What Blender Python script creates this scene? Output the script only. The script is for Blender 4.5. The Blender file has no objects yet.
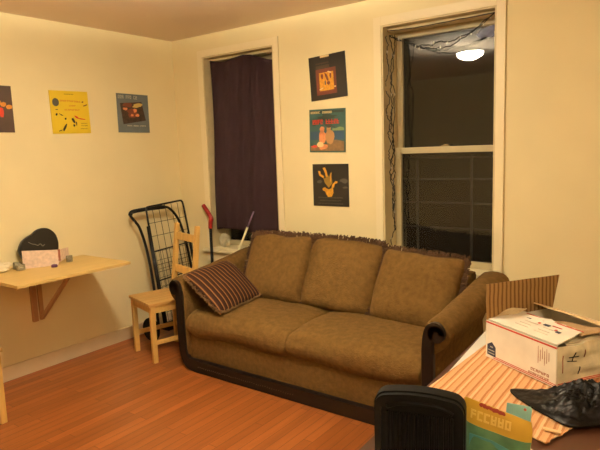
import bpy, bmesh, math, random
from mathutils import Vector, Matrix, Quaternion, noise
random.seed(7)
S = bpy.context.scene
COL = S.collection
PI = math.pi

# ------------------------------------------------------------ camera
cam_d = bpy.data.cameras.new('camera'); cam = bpy.data.objects.new('camera', cam_d); COL.objects.link(cam)
F, YAW, PITCH, ROLL = 556.42, .6344, .1350, -.03460
cam_d.sensor_width = 36; cam_d.lens = F * 36 / 600; cam_d.clip_start = .02
cy, sy, cp, sp = math.cos(YAW), math.sin(YAW), math.cos(PITCH), math.sin(PITCH)
fw = Vector((-sy*cp, cy*cp, -sp)); rt = Vector((cy, sy, 0)); up = rt.cross(fw)
r2 = rt*math.cos(ROLL) + up*math.sin(ROLL); u2 = -rt*math.sin(ROLL) + up*math.cos(ROLL)
M = Matrix((r2, u2, -fw)).transposed().to_4x4(); M.translation = Vector((3.9104, -3.4845, 1.5435))
cam.matrix_world = M
S.camera = cam

# ------------------------------------------------------------ world, exposure
w = bpy.data.worlds.new('night'); S.world = w; w.use_nodes = True
w.node_tree.nodes['Background'].inputs[0].default_value = (.55, .42, .25, 1)
w.node_tree.nodes['Background'].inputs[1].default_value = .006
S.view_settings.view_transform = 'Standard'; S.view_settings.look = 'None'
S.view_settings.gamma = 1; S.view_settings.use_curve_mapping = False
S.view_settings.exposure = 0.0
LAMP = (1.91, -1.80, 2.53)
LAMP2 = (4.35, -3.35, 2.53)
LAMP_COL = (1.0, .925, .71); LAMP_W = 76

# ------------------------------------------------------------ materials
def lin(c):
    return tuple((v/12.92 if v <= .04045 else ((v+.055)/1.055)**2.4) for v in c)
def rgb(r, g, b): return lin((r/255, g/255, b/255)) + (1,)
def mat(name, col, rough=.6, var=.0, scale=8, bump=0, bscale=60, metal=0, sheen=0, stretch=None, spec=.5, detail=4):
    m = bpy.data.materials.new(name); m.use_nodes = True
    nt = m.node_tree; b = nt.nodes['Principled BSDF']
    b.inputs['Base Color'].default_value = col; b.inputs['Roughness'].default_value = rough
    b.inputs['Metallic'].default_value = metal; b.inputs['Specular IOR Level'].default_value = spec
    if sheen: b.inputs['Sheen Weight'].default_value = sheen
    tc = nt.nodes.new('ShaderNodeTexCoord'); mp = nt.nodes.new('ShaderNodeMapping')
    nt.links.new(tc.outputs['Object'], mp.inputs[0])
    if stretch: mp.inputs['Scale'].default_value = stretch
    if var:
        n = nt.nodes.new('ShaderNodeTexNoise'); n.inputs['Scale'].default_value = scale; n.inputs['Detail'].default_value = detail
        nt.links.new(mp.outputs[0], n.inputs['Vector'])
        cr = nt.nodes.new('ShaderNodeValToRGB')
        cr.color_ramp.elements[0].position = .3; cr.color_ramp.elements[1].position = .7
        cr.color_ramp.elements[0].color = tuple(c*(1-var) for c in col[:3])+(1,)
        cr.color_ramp.elements[1].color = tuple(min(1, c*(1+var)) for c in col[:3])+(1,)
        nt.links.new(n.outputs[0], cr.inputs[0]); nt.links.new(cr.outputs[0], b.inputs['Base Color'])
    if bump:
        n2 = nt.nodes.new('ShaderNodeTexNoise'); n2.inputs['Scale'].default_value = bscale; n2.inputs['Detail'].default_value = 6
        nt.links.new(mp.outputs[0], n2.inputs['Vector'])
        bp = nt.nodes.new('ShaderNodeBump'); bp.inputs['Strength'].default_value = bump; bp.inputs['Distance'].default_value = .01
        nt.links.new(n2.outputs[0], bp.inputs['Height']); nt.links.new(bp.outputs[0], b.inputs['Normal'])
    return m
def stripes(name, cols, axis, period, rough=.9, noise_amt=.0, bump=.3, bscale=80):
    """hard-edged repeating stripes along one object axis; cols = [(position, colour)...]"""
    m = mat(name, cols[0][1], rough, bump=bump, bscale=bscale, spec=.15)
    nt = m.node_tree; b = nt.nodes['Principled BSDF']
    tc = nt.nodes.new('ShaderNodeTexCoord'); sx = nt.nodes.new('ShaderNodeSeparateXYZ')
    nt.links.new(tc.outputs['Object'], sx.inputs[0])
    ad = nt.nodes.new('ShaderNodeMath'); ad.operation = 'ADD'
    nz = nt.nodes.new('ShaderNodeTexNoise'); nz.inputs['Scale'].default_value = 25
    ml = nt.nodes.new('ShaderNodeMath'); ml.operation = 'MULTIPLY'; ml.inputs[1].default_value = noise_amt*period
    nt.links.new(nz.outputs[0], ml.inputs[0]); nt.links.new(tc.outputs['Object'], nz.inputs['Vector'])
    nt.links.new(sx.outputs[axis], ad.inputs[0]); nt.links.new(ml.outputs[0], ad.inputs[1])
    a2 = nt.nodes.new('ShaderNodeMath'); a2.operation = 'ADD'; a2.inputs[1].default_value = 100*period
    dv = nt.nodes.new('ShaderNodeMath'); dv.operation = 'DIVIDE'; dv.inputs[1].default_value = period
    fr = nt.nodes.new('ShaderNodeMath'); fr.operation = 'FRACT'
    nt.links.new(ad.outputs[0], a2.inputs[0]); nt.links.new(a2.outputs[0], dv.inputs[0]); nt.links.new(dv.outputs[0], fr.inputs[0])
    cr = nt.nodes.new('ShaderNodeValToRGB'); cr.color_ramp.interpolation = 'CONSTANT'
    while len(cr.color_ramp.elements) < len(cols): cr.color_ramp.elements.new(.5)
    for e, (p, c) in zip(cr.color_ramp.elements, cols): e.position = p; e.color = c
    nt.links.new(fr.outputs[0], cr.inputs[0]); nt.links.new(cr.outputs[0], b.inputs['Base Color'])
    return m
def floor_mat():
    m = mat('oak_strip_floor', rgb(190, 110, 50), .34, bump=.05, bscale=30, stretch=(10, 1, 1))
    nt = m.node_tree; b = nt.nodes['Principled BSDF']
    tc = nt.nodes.new('ShaderNodeTexCoord'); mp = nt.nodes.new('ShaderNodeMapping')
    mp.inputs['Rotation'].default_value = (0, 0, PI/2)
    nt.links.new(tc.outputs['Object'], mp.inputs[0])
    br = nt.nodes.new('ShaderNodeTexBrick'); br.inputs['Scale'].default_value = 1
    br.inputs['Brick Width'].default_value = .95; br.inputs['Row Height'].default_value = .0572
    br.inputs['Mortar Size'].default_value = .0016; br.inputs['Mortar Smooth'].default_value = .3
    br.offset = .37; br.offset_frequency = 2; br.squash = 1.3; br.squash_frequency = 3
    br.inputs['Color1'].default_value = rgb(164, 95, 46); br.inputs['Color2'].default_value = rgb(134, 74, 32)
    br.inputs['Mortar'].default_value = rgb(88, 46, 22)
    nt.links.new(mp.outputs[0], br.inputs['Vector'])
    mp2 = nt.nodes.new('ShaderNodeMapping'); mp2.inputs['Scale'].default_value = (9, .9, 1)
    nt.links.new(tc.outputs['Object'], mp2.inputs[0])
    n = nt.nodes.new('ShaderNodeTexNoise'); n.inputs['Scale'].default_value = 3; n.inputs['Detail'].default_value = 5
    nt.links.new(mp2.outputs[0], n.inputs['Vector'])
    cr = nt.nodes.new('ShaderNodeValToRGB'); cr.color_ramp.elements[0].color = (.82, .80, .78, 1); cr.color_ramp.elements[1].color = (1.1, 1.1, 1.1, 1)
    cr.color_ramp.elements[0].position = .3; cr.color_ramp.elements[1].position = .7
    nt.links.new(n.outputs[0], cr.inputs[0])
    mx = nt.nodes.new('ShaderNodeMix'); mx.data_type = 'RGBA'; mx.blend_type = 'MULTIPLY'; mx.inputs[0].default_value = 1
    nt.links.new(br.outputs['Color'], mx.inputs[6]); nt.links.new(cr.outputs[0], mx.inputs[7])
    nt.links.new(mx.outputs[2], b.inputs['Base Color'])
    return m
def glass_mat(name='window_glass', tint=(1, 1, 1, 1), haze=0):  # last argument: even pale diffuse share that lightens the glass
    m = bpy.data.materials.new(name); m.use_nodes = True; nt = m.node_tree
    nt.nodes.remove(nt.nodes['Principled BSDF'])
    out = nt.nodes['Material Output']; fr = nt.nodes.new('ShaderNodeFresnel'); fr.inputs[0].default_value = 1.5
    tr = nt.nodes.new('ShaderNodeBsdfTransparent'); tr.inputs[0].default_value = tint
    gl = nt.nodes.new('ShaderNodeBsdfGlossy'); gl.inputs['Roughness'].default_value = .015
    mx = nt.nodes.new('ShaderNodeMixShader')
    nt.links.new(fr.outputs[0], mx.inputs[0]); nt.links.new(tr.outputs[0], mx.inputs[1]); nt.links.new(gl.outputs[0], mx.inputs[2])
    if haze:
        df = nt.nodes.new('ShaderNodeBsdfDiffuse'); df.inputs[0].default_value = rgb(200, 190, 160); m2 = nt.nodes.new('ShaderNodeMixShader'); m2.inputs[0].default_value = haze
        nt.links.new(mx.outputs[0], m2.inputs[1]); nt.links.new(df.outputs[0], m2.inputs[2]); mx = m2
    nt.links.new(mx.outputs[0], out.inputs[0])
    return m
def emit_mat(name, col, s):
    m = bpy.data.materials.new(name); m.use_nodes = True; nt = m.node_tree
    b = nt.nodes['Principled BSDF']; b.inputs['Base Color'].default_value = (.8, .8, .8, 1)
    b.inputs['Emission Color'].default_value = tuple(col)+(1,); b.inputs['Emission Strength'].default_value = s
    return m

WALL = mat('cream_yellow_paint', rgb(233, 216, 168), .75, var=.03, scale=2.5, bump=.06, bscale=45)
CEIL = mat('off_white_ceiling_paint', rgb(246, 228, 208), .85, bump=.04, bscale=40)
TRIM = mat('glossy_cream_trim_paint', rgb(238, 222, 182), .4, bump=.03, bscale=30)
JAMB = mat('grimy_window_paint', rgb(208, 190, 146), .5, var=.08, scale=9, bump=.05, bscale=30)
SASH = mat('window_sash_paint', rgb(186, 172, 134), .45, var=.05, scale=12)
FLOOR = floor_mat()
GLASS = glass_mat(haze=.012)  # pale diffuse share added to brighten the panes towards the room's reflection
FAB = mat('brown_chenille', rgb(101, 75, 37), 1, var=.2, scale=32, bump=.6, bscale=110, detail=6, spec=.15)
FABD = mat('brown_fringe_yarn', rgb(78, 52, 28), 1, var=.25, scale=60, bump=.5, bscale=150)
DWOOD = mat('espresso_wood_trim', rgb(20, 12, 8), .42, var=.2, scale=12, spec=.3)
BIRCH = mat('pale_birch_laminate', rgb(206, 172, 104), .45, var=.05, scale=4, stretch=(10, 1, 1))
PINE = mat('raw_pine', rgb(212, 168, 92), .5, var=.12, scale=5, stretch=(8, 8, 1), bump=.05)
PINEB = mat('pine_bracket', rgb(186, 142, 98), .6, var=.1, scale=6)
BLKM = mat('black_coated_metal', rgb(13, 12, 11), .45, spec=.3, var=.2, scale=20)
BLKR = mat('black_rubber', rgb(14, 13, 12), .75, spec=.3)
CURT = mat('dark_purple_cotton', rgb(47, 32, 35), .95, var=.08, scale=6, bump=.2, bscale=90, spec=.1)
def plain(name, r, g, b, rough=.55, **k): return mat(name, rgb(r, g, b), rough, **k)

# ------------------------------------------------------------ mesh helpers
def box(bm, x0, x1, y0, y1, z0, z1, bev=0, M=None):
    bb = bmesh.new()
    bmesh.ops.create_cube(bb, size=1)
    for v in bb.verts:
        v.co = Vector(((x0+x1)/2 + v.co.x*(x1-x0), (y0+y1)/2 + v.co.y*(y1-y0), (z0+z1)/2 + v.co.z*(z1-z0)))
    if bev: bmesh.ops.bevel(bb, geom=bb.edges[:], offset=bev, segments=2, affect='EDGES', profile=.6)
    if M: bmesh.ops.transform(bb, matrix=M, verts=bb.verts)
    merge(bm, bb)
def merge(bm, bb):
    me = bpy.data.meshes.new('t'); bb.to_mesh(me); bb.free(); bm.from_mesh(me); bpy.data.meshes.remove(me)
def tube(bm, pts, r, seg=8, closed=False, rr=None):
    pts = [Vector(p) for p in pts]; n = len(pts); rings = []
    prev = None
    for i, p in enumerate(pts):
        if closed: t = pts[(i+1) % n]-pts[i-1]
        else: t = (pts[min(i+1, n-1)]-pts[max(i-1, 0)])
        t.normalize()
        if prev is None:
            a = Vector((0, 0, 1)) if abs(t.z) < .9 else Vector((1, 0, 0)); nn = t.cross(a).normalized()
        else:
            nn = (prev - t*prev.dot(t)).normalized()
        prev = nn; b = t.cross(nn); R = rr[i] if rr else r
        rings.append([bm.verts.new(p + (nn*math.cos(2*PI*k/seg) + b*math.sin(2*PI*k/seg))*R) for k in range(seg)])
    for i in range(n if closed else n-1):
        A, B = rings[i], rings[(i+1) % n]
        for k in range(seg): bm.faces.new((A[k], A[(k+1) % seg], B[(k+1) % seg], B[k]))
    if not closed:
        bm.faces.new(rings[0][::-1]); bm.faces.new(rings[-1])
def smooth_path(pts, sub=5, closed=False):
    pts = [Vector(p) for p in pts]; n = len(pts); out = []
    rng = range(n if closed else n-1)
    for i in rng:
        g = lambda j: pts[j % n] if closed else pts[max(0, min(n-1, j))]
        p0, p1, p2, p3 = g(i-1), g(i), g(i+1), g(i+2)
        for s in range(sub):
            t = s/sub
            out.append(.5*((2*p1) + (p2-p0)*t + (2*p0-5*p1+4*p2-p3)*t*t + (3*p1-p0-3*p2+p3)*t**3))
    if not closed: out.append(pts[-1])
    return out
def prism(bm, poly, h0, h1, axes='xz', bev=0):
    """extrude polygon given in two axes along the third"""
    bb = bmesh.new()
    def mk(a, b, h):
        return {'xz': (a, h, b), 'xy': (a, b, h), 'yz': (h, a, b)}[axes]
    A = [bb.verts.new(mk(a, b, h0)) for a, b in poly]; B = [bb.verts.new(mk(a, b, h1)) for a, b in poly]
    bb.faces.new(A); bb.faces.new(B[::-1]); n = len(poly)
    for i in range(n): bb.faces.new((A[i], B[i], B[(i+1) % n], A[(i+1) % n]))
    bmesh.ops.recalc_face_normals(bb, faces=bb.faces)
    if bev:
        es = [e for e in bb.edges if len(e.link_faces) == 2 and abs(e.link_faces[0].normal.dot(e.link_faces[1].normal)) < .3]
        bmesh.ops.bevel(bb, geom=es, offset=bev, segments=2, affect='EDGES')
    merge(bm, bb)
def ribbon(bm, pts, ws, y0, y1):
    """flat strip of varying width following a path in xz, thickness along y"""
    n = len(pts); L = []; R = []
    for i, p in enumerate(pts):
        a = Vector(pts[max(0, i-1)]); b = Vector(pts[min(n-1, i+1)]); t = (b-a).normalized(); nn = Vector((-t.y, t.x))
        L.append(Vector(p)+nn*ws[i]/2); R.append(Vector(p)-nn*ws[i]/2)
    v = [[bm.verts.new((q.x, y, q.y)) for q in s] for s in (L, R) for y in (y0, y1)]
    L0, L1, R0, R1 = v
    for i in range(n-1):
        bm.faces.new((L0[i], L0[i+1], R0[i+1], R0[i])); bm.faces.new((L1[i], R1[i], R1[i+1], L1[i+1]))
        bm.faces.new((L0[i], L1[i], L1[i+1], L0[i+1])); bm.faces.new((R0[i], R0[i+1], R1[i+1], R1[i]))
    bm.faces.new((L0[0], R0[0], R1[0], L1[0])); bm.faces.new((L0[-1], L1[-1], R1[-1], R0[-1]))
def lathe(bm, prof, c=(0, 0, 0), seg=28, M=None):
    bb = bmesh.new(); rings = []
    for r, z in prof:
        rings.append([bb.verts.new((r*math.cos(2*PI*k/seg), r*math.sin(2*PI*k/seg), z)) for k in range(seg)])
    for A, B in zip(rings, rings[1:]):
        for k in range(seg): bb.faces.new((A[k], A[(k+1) % seg], B[(k+1) % seg], B[k]))
    bb.faces.new(rings[0][::-1]); bb.faces.new(rings[-1])
    bmesh.ops.remove_doubles(bb, verts=bb.verts, dist=1e-6)
    bmesh.ops.recalc_face_normals(bb, faces=bb.faces)
    T = Matrix.Translation(c)
    if M: T = T @ M
    bmesh.ops.transform(bb, matrix=T, verts=bb.verts); merge(bm, bb)
def ball(bm, c, r, sx=1, sy_=1, sz=1, sub=2):
    bb = bmesh.new(); bmesh.ops.create_icosphere(bb, subdivisions=sub, radius=r)
    for v in bb.verts: v.co = Vector((v.co.x*sx+c[0], v.co.y*sy_+c[1], v.co.z*sz+c[2]))
    merge(bm, bb)
def cushion(bm, w, h, t, a=6, b=.4, n=26, seed=0, wr=.006, corner=.0, edge=0.0, sag=0):
    """stuffed cushion in local xy plane (w x h), thickness t along z"""
    bb = bmesh.new(); top = {}; bot = {}
    sd = Vector((seed*3.1, seed*1.7, seed))
    for i in range(n+1):
        for j in range(n+1):
            u = math.sin((2*i/n-1)*PI/2); v = math.sin((2*j/n-1)*PI/2)
            k = max(1e-4, (1-abs(u)**a)*(1-abs(v)**a))**b
            x = u*w/2*(1-corner*v*v*v*v*.5) ; y = v*h/2*(1-corner*u*u*u*u*.5)
            x += noise.noise(Vector((x*6, y*6, 1))+sd)*wr*1.2; y += noise.noise(Vector((x*6, y*6, 9))+sd)*wr*1.2
            z = t/2*k
            d = noise.noise(Vector((x*7, y*7, 3))+sd)*wr + noise.noise(Vector((x*18, y*18, 5))+sd)*wr*.4
            sg = sag*(1-u*u)*(1-v*v)
            border = i in (0, n) or j in (0, n)
            if border:
                vt = bb.verts.new((x, y, edge*noise.noise(Vector((x*9, y*9, 0))+sd)))
                top[i, j] = vt; bot[i, j] = vt
            else:
                top[i, j] = bb.verts.new((x, y, z+d*k-sg)); bot[i, j] = bb.verts.new((x, y, -z+d*k))
    for i in range(n):
        for j in range(n):
            for D, o in ((top, 1), (bot, -1)):
                f = [D[i, j], D[i+1, j], D[i+1, j+1], D[i, j+1]]
                bb.faces.new(f if o == 1 else f[::-1])
    merge(bm, bb)
def fringe(bm, w, h, sides, L=.022, step=.006, seed=0, corner=.0, zo=0):
    """short yarn loops standing out of the border of a cushion lying in xy"""
    rnd = random.Random(seed); pts = []
    def add(x, y, nx, ny):
        for q in range(2):
            l = L*rnd.uniform(.5, 1.15); a = rnd.uniform(-.7, .7)
            dx = nx*math.cos(a)-ny*math.sin(a); dy = nx*math.sin(a)+ny*math.cos(a)
            z = zo+rnd.uniform(-.006, .006)
            tube(bm, [(x-nx*.012, y-ny*.012, z), (x+dx*l*.6, y+dy*l*.6, z+rnd.uniform(-.008, .008)), (x+dx*l, y+dy*l, z+rnd.uniform(-.014, .014))], .0042, 4)
    if 't' in sides:
        n = int(w/step)
        for i in range(n+1):
            u = 2*i/n-1; add(u*w/2*.985, h/2*(1-corner*u**4*.5), 0, 1)
    if 'b' in sides:
        n = int(w/step)
        for i in range(n+1):
            u = 2*i/n-1; add(u*w/2*.985, -h/2*(1-corner*u**4*.5), 0, -1)
    for s, c in ((1, 'r'), (-1, 'l')):
        if c in sides:
            n = int(h/step)
            for i in range(n+1):
                v = 2*i/n-1; add(s*w/2*(1-corner*v**4*.5), v*h/2*.985, s, 0)

def obj(name, bm, m, parent=None, smooth=False, world=True, ang=None):
    bmesh.ops.recalc_face_normals(bm, faces=bm.faces)
    me = bpy.data.meshes.new(name)
    if parent is not None and world:
        # vertices are given in world space: bring them into the thing's own frame
        Mi = tree_matrix(parent).inverted(); bmesh.ops.transform(bm, matrix=Mi, verts=bm.verts)
    bm.to_mesh(me); bm.free()
    if smooth:
        for p in me.polygons: p.use_smooth = True
        if ang: me.set_sharp_from_angle(angle=math.radians(ang))
    for mm in (m if isinstance(m, (list, tuple)) else [m]): me.materials.append(mm)
    o = bpy.data.objects.new(name, me); COL.objects.link(o)
    if parent is not None: o.parent = parent
    return o
def tree_matrix(o):
    Mx = o.matrix_basis.copy(); q = o.parent
    while q: Mx = q.matrix_basis @ Mx; q = q.parent
    return Mx
def tag(o, label, cat, group=None, kind=None):
    o['label'] = label; o['category'] = cat
    if group: o['group'] = group
    if kind: o['kind'] = kind
    return o
def thing(name, label, cat, loc=(0, 0, 0), rot=(0, 0, 0), group=None):
    o = bpy.data.objects.new(name, None); COL.objects.link(o); o.location = loc; o.rotation_euler = rot
    o.empty_display_size = .1
    return tag(o, label, cat, group)
def struct(o): o['kind'] = 'structure'; return o
def dup(root, loc, rotz, label, group=None):
    r = root.copy(); COL.objects.link(r); r.location = loc; r.rotation_euler = (0, 0, rotz); r['label'] = label
    if group: r['group'] = group
    def rec(a, b):
        for ch in list(a.children):
            c = ch.copy(); COL.objects.link(c); c.parent = b; rec(ch, c)
    rec(root, r)
    return r
N = bmesh.new

# ------------------------------------------------------------ room shell
H = 2.53; XR = 5.0; YR = -4.3
W1 = (.369, 1.145); W2 = (2.08, 2.85); WZ = (.70, 2.35); WD = .26
def back_wall():
    bm = N(); xs = [-.15, W1[0], W1[1], W2[0], W2[1], XR]
    for i in range(5):
        if i in (1, 3):
            box(bm, xs[i], xs[i+1], 0, WD, 0, WZ[0]); box(bm, xs[i], xs[i+1], 0, WD, WZ[1], H)
        else: box(bm, xs[i], xs[i+1], 0, WD, 0, H)
    return struct(obj('wall_back', bm, WALL))
back_wall()
bm = N(); box(bm, -.15, 0, YR, 0, 0, H); struct(obj('wall_left', bm, WALL))
bm = N(); box(bm, XR, XR+.15, YR-.15, .2, 0, H); struct(obj('wall_right', bm, WALL))
bm = N(); box(bm, -.15, XR, YR-.15, YR, 0, H); struct(obj('wall_rear', bm, WALL))
bm = N(); box(bm, -.15, XR+.15, YR-.15, .22, -.1, 0); struct(obj('floor', bm, FLOOR))
bm = N(); box(bm, -.15, XR+.15, YR-.15, .22, H, H+.1); struct(obj('ceiling', bm, CEIL))
BASE = mat('baseboard_paint', rgb(222, 200, 164), .5, var=.05, scale=6)
def baseboard(name, a, b, c, d):
    bm = N(); box(bm, a, b, c, d, 0, .105, .003)
    return struct(obj(name, bm, BASE))
baseboard('baseboard_left', 0, .016, YR, 0)
baseboard('baseboard_back', .016, XR, -.016, 0)
# a doorway on the rear wall, seen only as a reflection
bm = N(); box(bm, 1.5, 2.32, YR, YR+.03, 0, 2.05, .004)
for a, b, c, d in ((1.58, 1.87, .15, .9), (1.95, 2.24, .15, .9), (1.58, 1.87, 1.0, 1.95), (1.95, 2.24, 1.0, 1.95)):
    box(bm, a, b, YR+.03, YR+.04, c, d, .006)
d1 = struct(obj('door_1', bm, plain('brown_door_paint', 120, 84, 52)))
bm = N(); ball(bm, (2.26, YR+.07, 1.0), .03); obj('door_knob', bm, plain('brass', 160, 120, 50, .3, metal=1), d1, True)

def window(i, x0, x1, sash_low=True):
    z0, z1 = WZ
    root = bpy.data.objects.new('window_%d' % i, None); COL.objects.link(root); root.location = ((x0+x1)/2, 0, z0); struct(root)
    bm = N(); cw = .056
    for a, b, c, d in ((x0-cw, x0, z0-.02, z1+cw), (x1, x1+cw, z0-.02, z1+cw), (x0, x1, z1, z1+cw)):
        box(bm, a, b, -.007, 0, c, d, .002)
    box(bm, x1+cw-.012, x1+cw, -.014, 0, z0-.02, z1+cw, .003)
    obj('casing', bm, TRIM, root)
    bm = N(); e = .012
    box(bm, x0, x0+e, 0, WD, z0, z1); box(bm, x1-e, x1, 0, WD, z0, z1); box(bm, x0+e, x1-e, 0, WD, z1-e, z1)
    box(bm, x0+e, x1-e, .07, .155, z1-e-.022, z1-e, .003)
    obj('jamb', bm, JAMB, root)
    bm = N(); box(bm, x0-cw-.02, x1+cw+.02, -.05, 0, z0-.028, z0, .005); box(bm, x0, x1, 0, WD, z0-.02, z0+.006)
    box(bm, x0-cw, x1+cw, -.014, 0, z0-.12, z0-.028, .004)
    obj('window_sill', bm, TRIM, root)
    xa, xb = x0+e+.002, x1-e-.002; zm = 1.508
    # lower sash in front, upper sash behind
    for nm, y0, y1, a, b, br, tr_ in (('lower_sash', .158, .188, z0+.008, zm+.022, .045, .042), ('upper_sash', .194, .224, zm-.02, z1-e, .04, .055)):
        bm = N(); st = .046
        box(bm, xa, xa+st, y0, y1, a, b, .003); box(bm, xb-st, xb, y0, y1, a, b, .003)
        box(bm, xa+st, xb-st, y0, y1, a, a+br, .003); box(bm, xa+st, xb-st, y0, y1, b-tr_, b, .003)
        s = obj(nm, bm, SASH, root)
        bm = N(); box(bm, xa+st-.004, xb-st+.004, (y0+y1)/2-.002, (y0+y1)/2+.002, a+br-.004, b-tr_+.004)
        obj('pane', bm, GLASS, s)
    bm = N(); xm = (xa+xb)/2
    box(bm, xm-.03, xm+.03, .162, .186, zm+.022, zm+.030, .003); box(bm, xm-.012, xm+.02, .166, .182, zm+.030, zm+.038, .003)
    obj('sash_lock', bm, plain('tarnished_brass', 120, 96, 60, .4, metal=.8), root)
    return root
window(1, *W1); window(2, *W2)

# dark security bars outside the right-hand window
gr = thing('window_guard', 'faint dark metal security bars outside the lower half of the right window', 'window guard', (2.46, .3, .74))
GB = plain('weathered_dark_bars', 32, 28, 20, .7)
for x in (2.02, 2.20, 2.60, 2.88):
    bm = N(); box(bm, x-.007, x+.007, .300, .314, .70, 1.46); obj('upright_bar', bm, GB, gr)
for z in (.72, .95, 1.13, 1.30, 1.45):
    bm = N(); box(bm, 2.01, 2.89, .314, .322, z-.006, z+.006); obj('cross_bar', bm, GB, gr)
for x in (2.02, 2.88):
    bm = N(); box(bm, x-.01, x+.01, .259, .30, .72, .75); obj('bracket', bm, GB, gr)

# ------------------------------------------------------------ ceiling lamp (lights the room)
lp = thing('ceiling_lamp', 'white glass dome lamp on the ceiling, seen glowing as a reflection in the right window', 'lamp', LAMP)
bm = N(); lathe(bm, [(.02, -.078), (.022, -.078), (.022, -.02), (.06, -.015), (.06, 0), (.02, 0)], LAMP); obj('lamp_base', bm, plain('lamp_base_white', 220, 210, 190, .4), lp, True, ang=40)
bm = N(); lathe(bm, [(.001, -.155), (.035, -.153), (.07, -.145), (.10, -.13), (.122, -.108), (.132, -.085), (.128, -.078), (.08, -.074), (.022, -.072), (.001, -.072)], LAMP, 32)
area = 2*PI*.132**2*1.15
sh_ = obj('lamp_shade', bm, [emit_mat('glowing_opal_glass', LAMP_COL, LAMP_W/(area*PI)), emit_mat('open_top_of_bowl', LAMP_COL, 11.0*LAMP_W/(area*PI))], lp, True)
for p_ in sh_.data.polygons:
    if p_.normal.z > .8: p_.material_index = 1
lp2 = dup(lp, LAMP2, 0, 'second glass dome lamp on the ceiling behind the camera, outside the picture')
for c_ in lp2.children:
    if c_.name.startswith('lamp_shade'):
        c_.data = c_.data.copy(); c_.data.materials[0] = emit_mat('dimmer_opal_glass', LAMP_COL, .44*LAMP_W/(area*PI)); c_.data.materials[1] = emit_mat('dimmer_open_top', LAMP_COL, 4*LAMP_W/(area*PI))

# ------------------------------------------------------------ curtain on left window
def curtain():
    bm = N(); nx, nz = 60, 50; V = {}
    xl = lambda t: .425 - .03*t + .02*t*(1-t); xr = lambda t: 1.115+.022*t
    for side in (0, 1):
        for i in range(nx+1):
            for j in range(nz+1):
                s = i/nx; t = j/nz     # t 0 at top
                x = xl(t)+(xr(t)-xl(t))*s
                top = 2.318-.05*s + .012*math.sin(s*PI*1.0) - (.02*math.sin(s*PI*2.5) if s > .0 else 0)
                bot = .862 + .012*math.sin(s*9) + .012*s + (.03*(s-.9)/.1 if s > .9 else 0)*0
                z = top+(bot-top)*t
                y = .030 + .012*math.sin(s*13+t*2.2+1)*(.25+.75*t) + .006*math.sin(s*31+t*5) + .012*noise.noise(Vector((x*3, z*2, 1)))
                y += .012*t
                V[side, i, j] = bm.verts.new((x, y+side*.003, z))
    for i in range(nx):
        for j in range(nz):
            for sd in (0, 1):
                f = [V[sd, i, j], V[sd, i+1, j], V[sd, i+1, j+1], V[sd, i, j+1]]
                bm.faces.new(f if sd else f[::-1])
    for i in range(nx):
        for j in (0, nz): bm.faces.new((V[0, i, j], V[0, i+1, j], V[1, i+1, j], V[1, i, j]))
    for j in range(nz):
        for i in (0, nx): bm.faces.new((V[0, i, j], V[0, i, j+1], V[1, i, j+1], V[1, i, j]))
    return bm
tag(obj('curtain', curtain(), CURT, smooth=True), 'dark purple cloth hung over the left window as a curtain', 'curtain')
# crumpled clear plastic on the left sill
def crumple(bm, c, sx, sy_, sz, seed, n=4, amp=.35, fl=0):
    bb = bmesh.new(); bmesh.ops.create_icosphere(bb, subdivisions=n, radius=1)
    for v in bb.verts:
        d = v.co.normalized(); s = Vector((seed, seed*2, 0))
        k = 1+amp*noise.noise(d*2.2+s)+amp*.6*abs(noise.noise(d*5+s))+amp*.3*noise.noise(d*11+s)
        v.co = Vector((d.x*k*sx+c[0], d.y*k*sy_+c[1], max(fl, d.z*k*sz+c[2])))
    merge(bm, bb)
bm = N(); crumple(bm, (.47, .05, .765), .045, .03, .055, 4, 4, .5, .708)
tag(obj('plastic_bag', bm, plain('milky_plastic', 190, 180, 150, .35), smooth=False), 'crumpled pale plastic bag on the sill under the purple curtain', 'plastic bag')

# ------------------------------------------------------------ records
def record(nm, label, cat, c, ang, wall, base, draw):
    """square sleeve centred at c; art is drawn in local u (right), v (up), n (out of the wall), unit = sleeve side"""
    s = .315
    root = thing(nm, label, cat, group='record sleeves on the walls')
    if wall == 'b': Mx = Matrix.Translation((c[0], -.003, c[1])) @ Matrix.Rotation(-ang, 4, 'Y')  # local x right, y into wall, z up
    else: Mx = Matrix.Translation((.003, c[0], c[1])) @ Matrix.Rotation(PI/2, 4, 'Z') @ Matrix.Rotation(-ang, 4, 'Y')
    root.matrix_basis = Mx
    bm = N(); box(bm, -s/2, s/2, -.003, .002, -s/2, s/2, .0008)
    sl = obj('sleeve', bm, base, root, world=False)
    layer = [0]; pb = N(); mats = [base]
    box(pb, -s/2+.001, s/2-.001, -.0033, -.0026, -s/2+.001, s/2-.001)
    def art(name, m, polys):
        layer[0] += 1; l = -.0033-.0004*layer[0]
        bb = N()
        for P in polys: prism(bb, [(a*s/2, b*s/2) for a, b in P], l, -.003, 'xz')
        if m not in mats: mats.append(m)
        for f in bb.faces: f.material_index = mats.index(m)
        merge(pb, bb)
    draw(art); obj('printed_cover', pb, mats, root, world=False)
    return root
def R_(a, b, c, d): return [(a, c), (b, c), (b, d), (a, d)]
def blob(cx, cz, rx, rz, n=14, seed=0, j=.12, rot=0):
    rn = random.Random(seed); out = []
    for k in range(n):
        t = 2*PI*k/n; q = 1+rn.uniform(-j, j); a, b = rx*math.cos(t)*q, rz*math.sin(t)*q
        out.append((cx+a*math.cos(rot)-b*math.sin(rot), cz+a*math.sin(rot)+b*math.cos(rot)))
    return out
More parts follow.
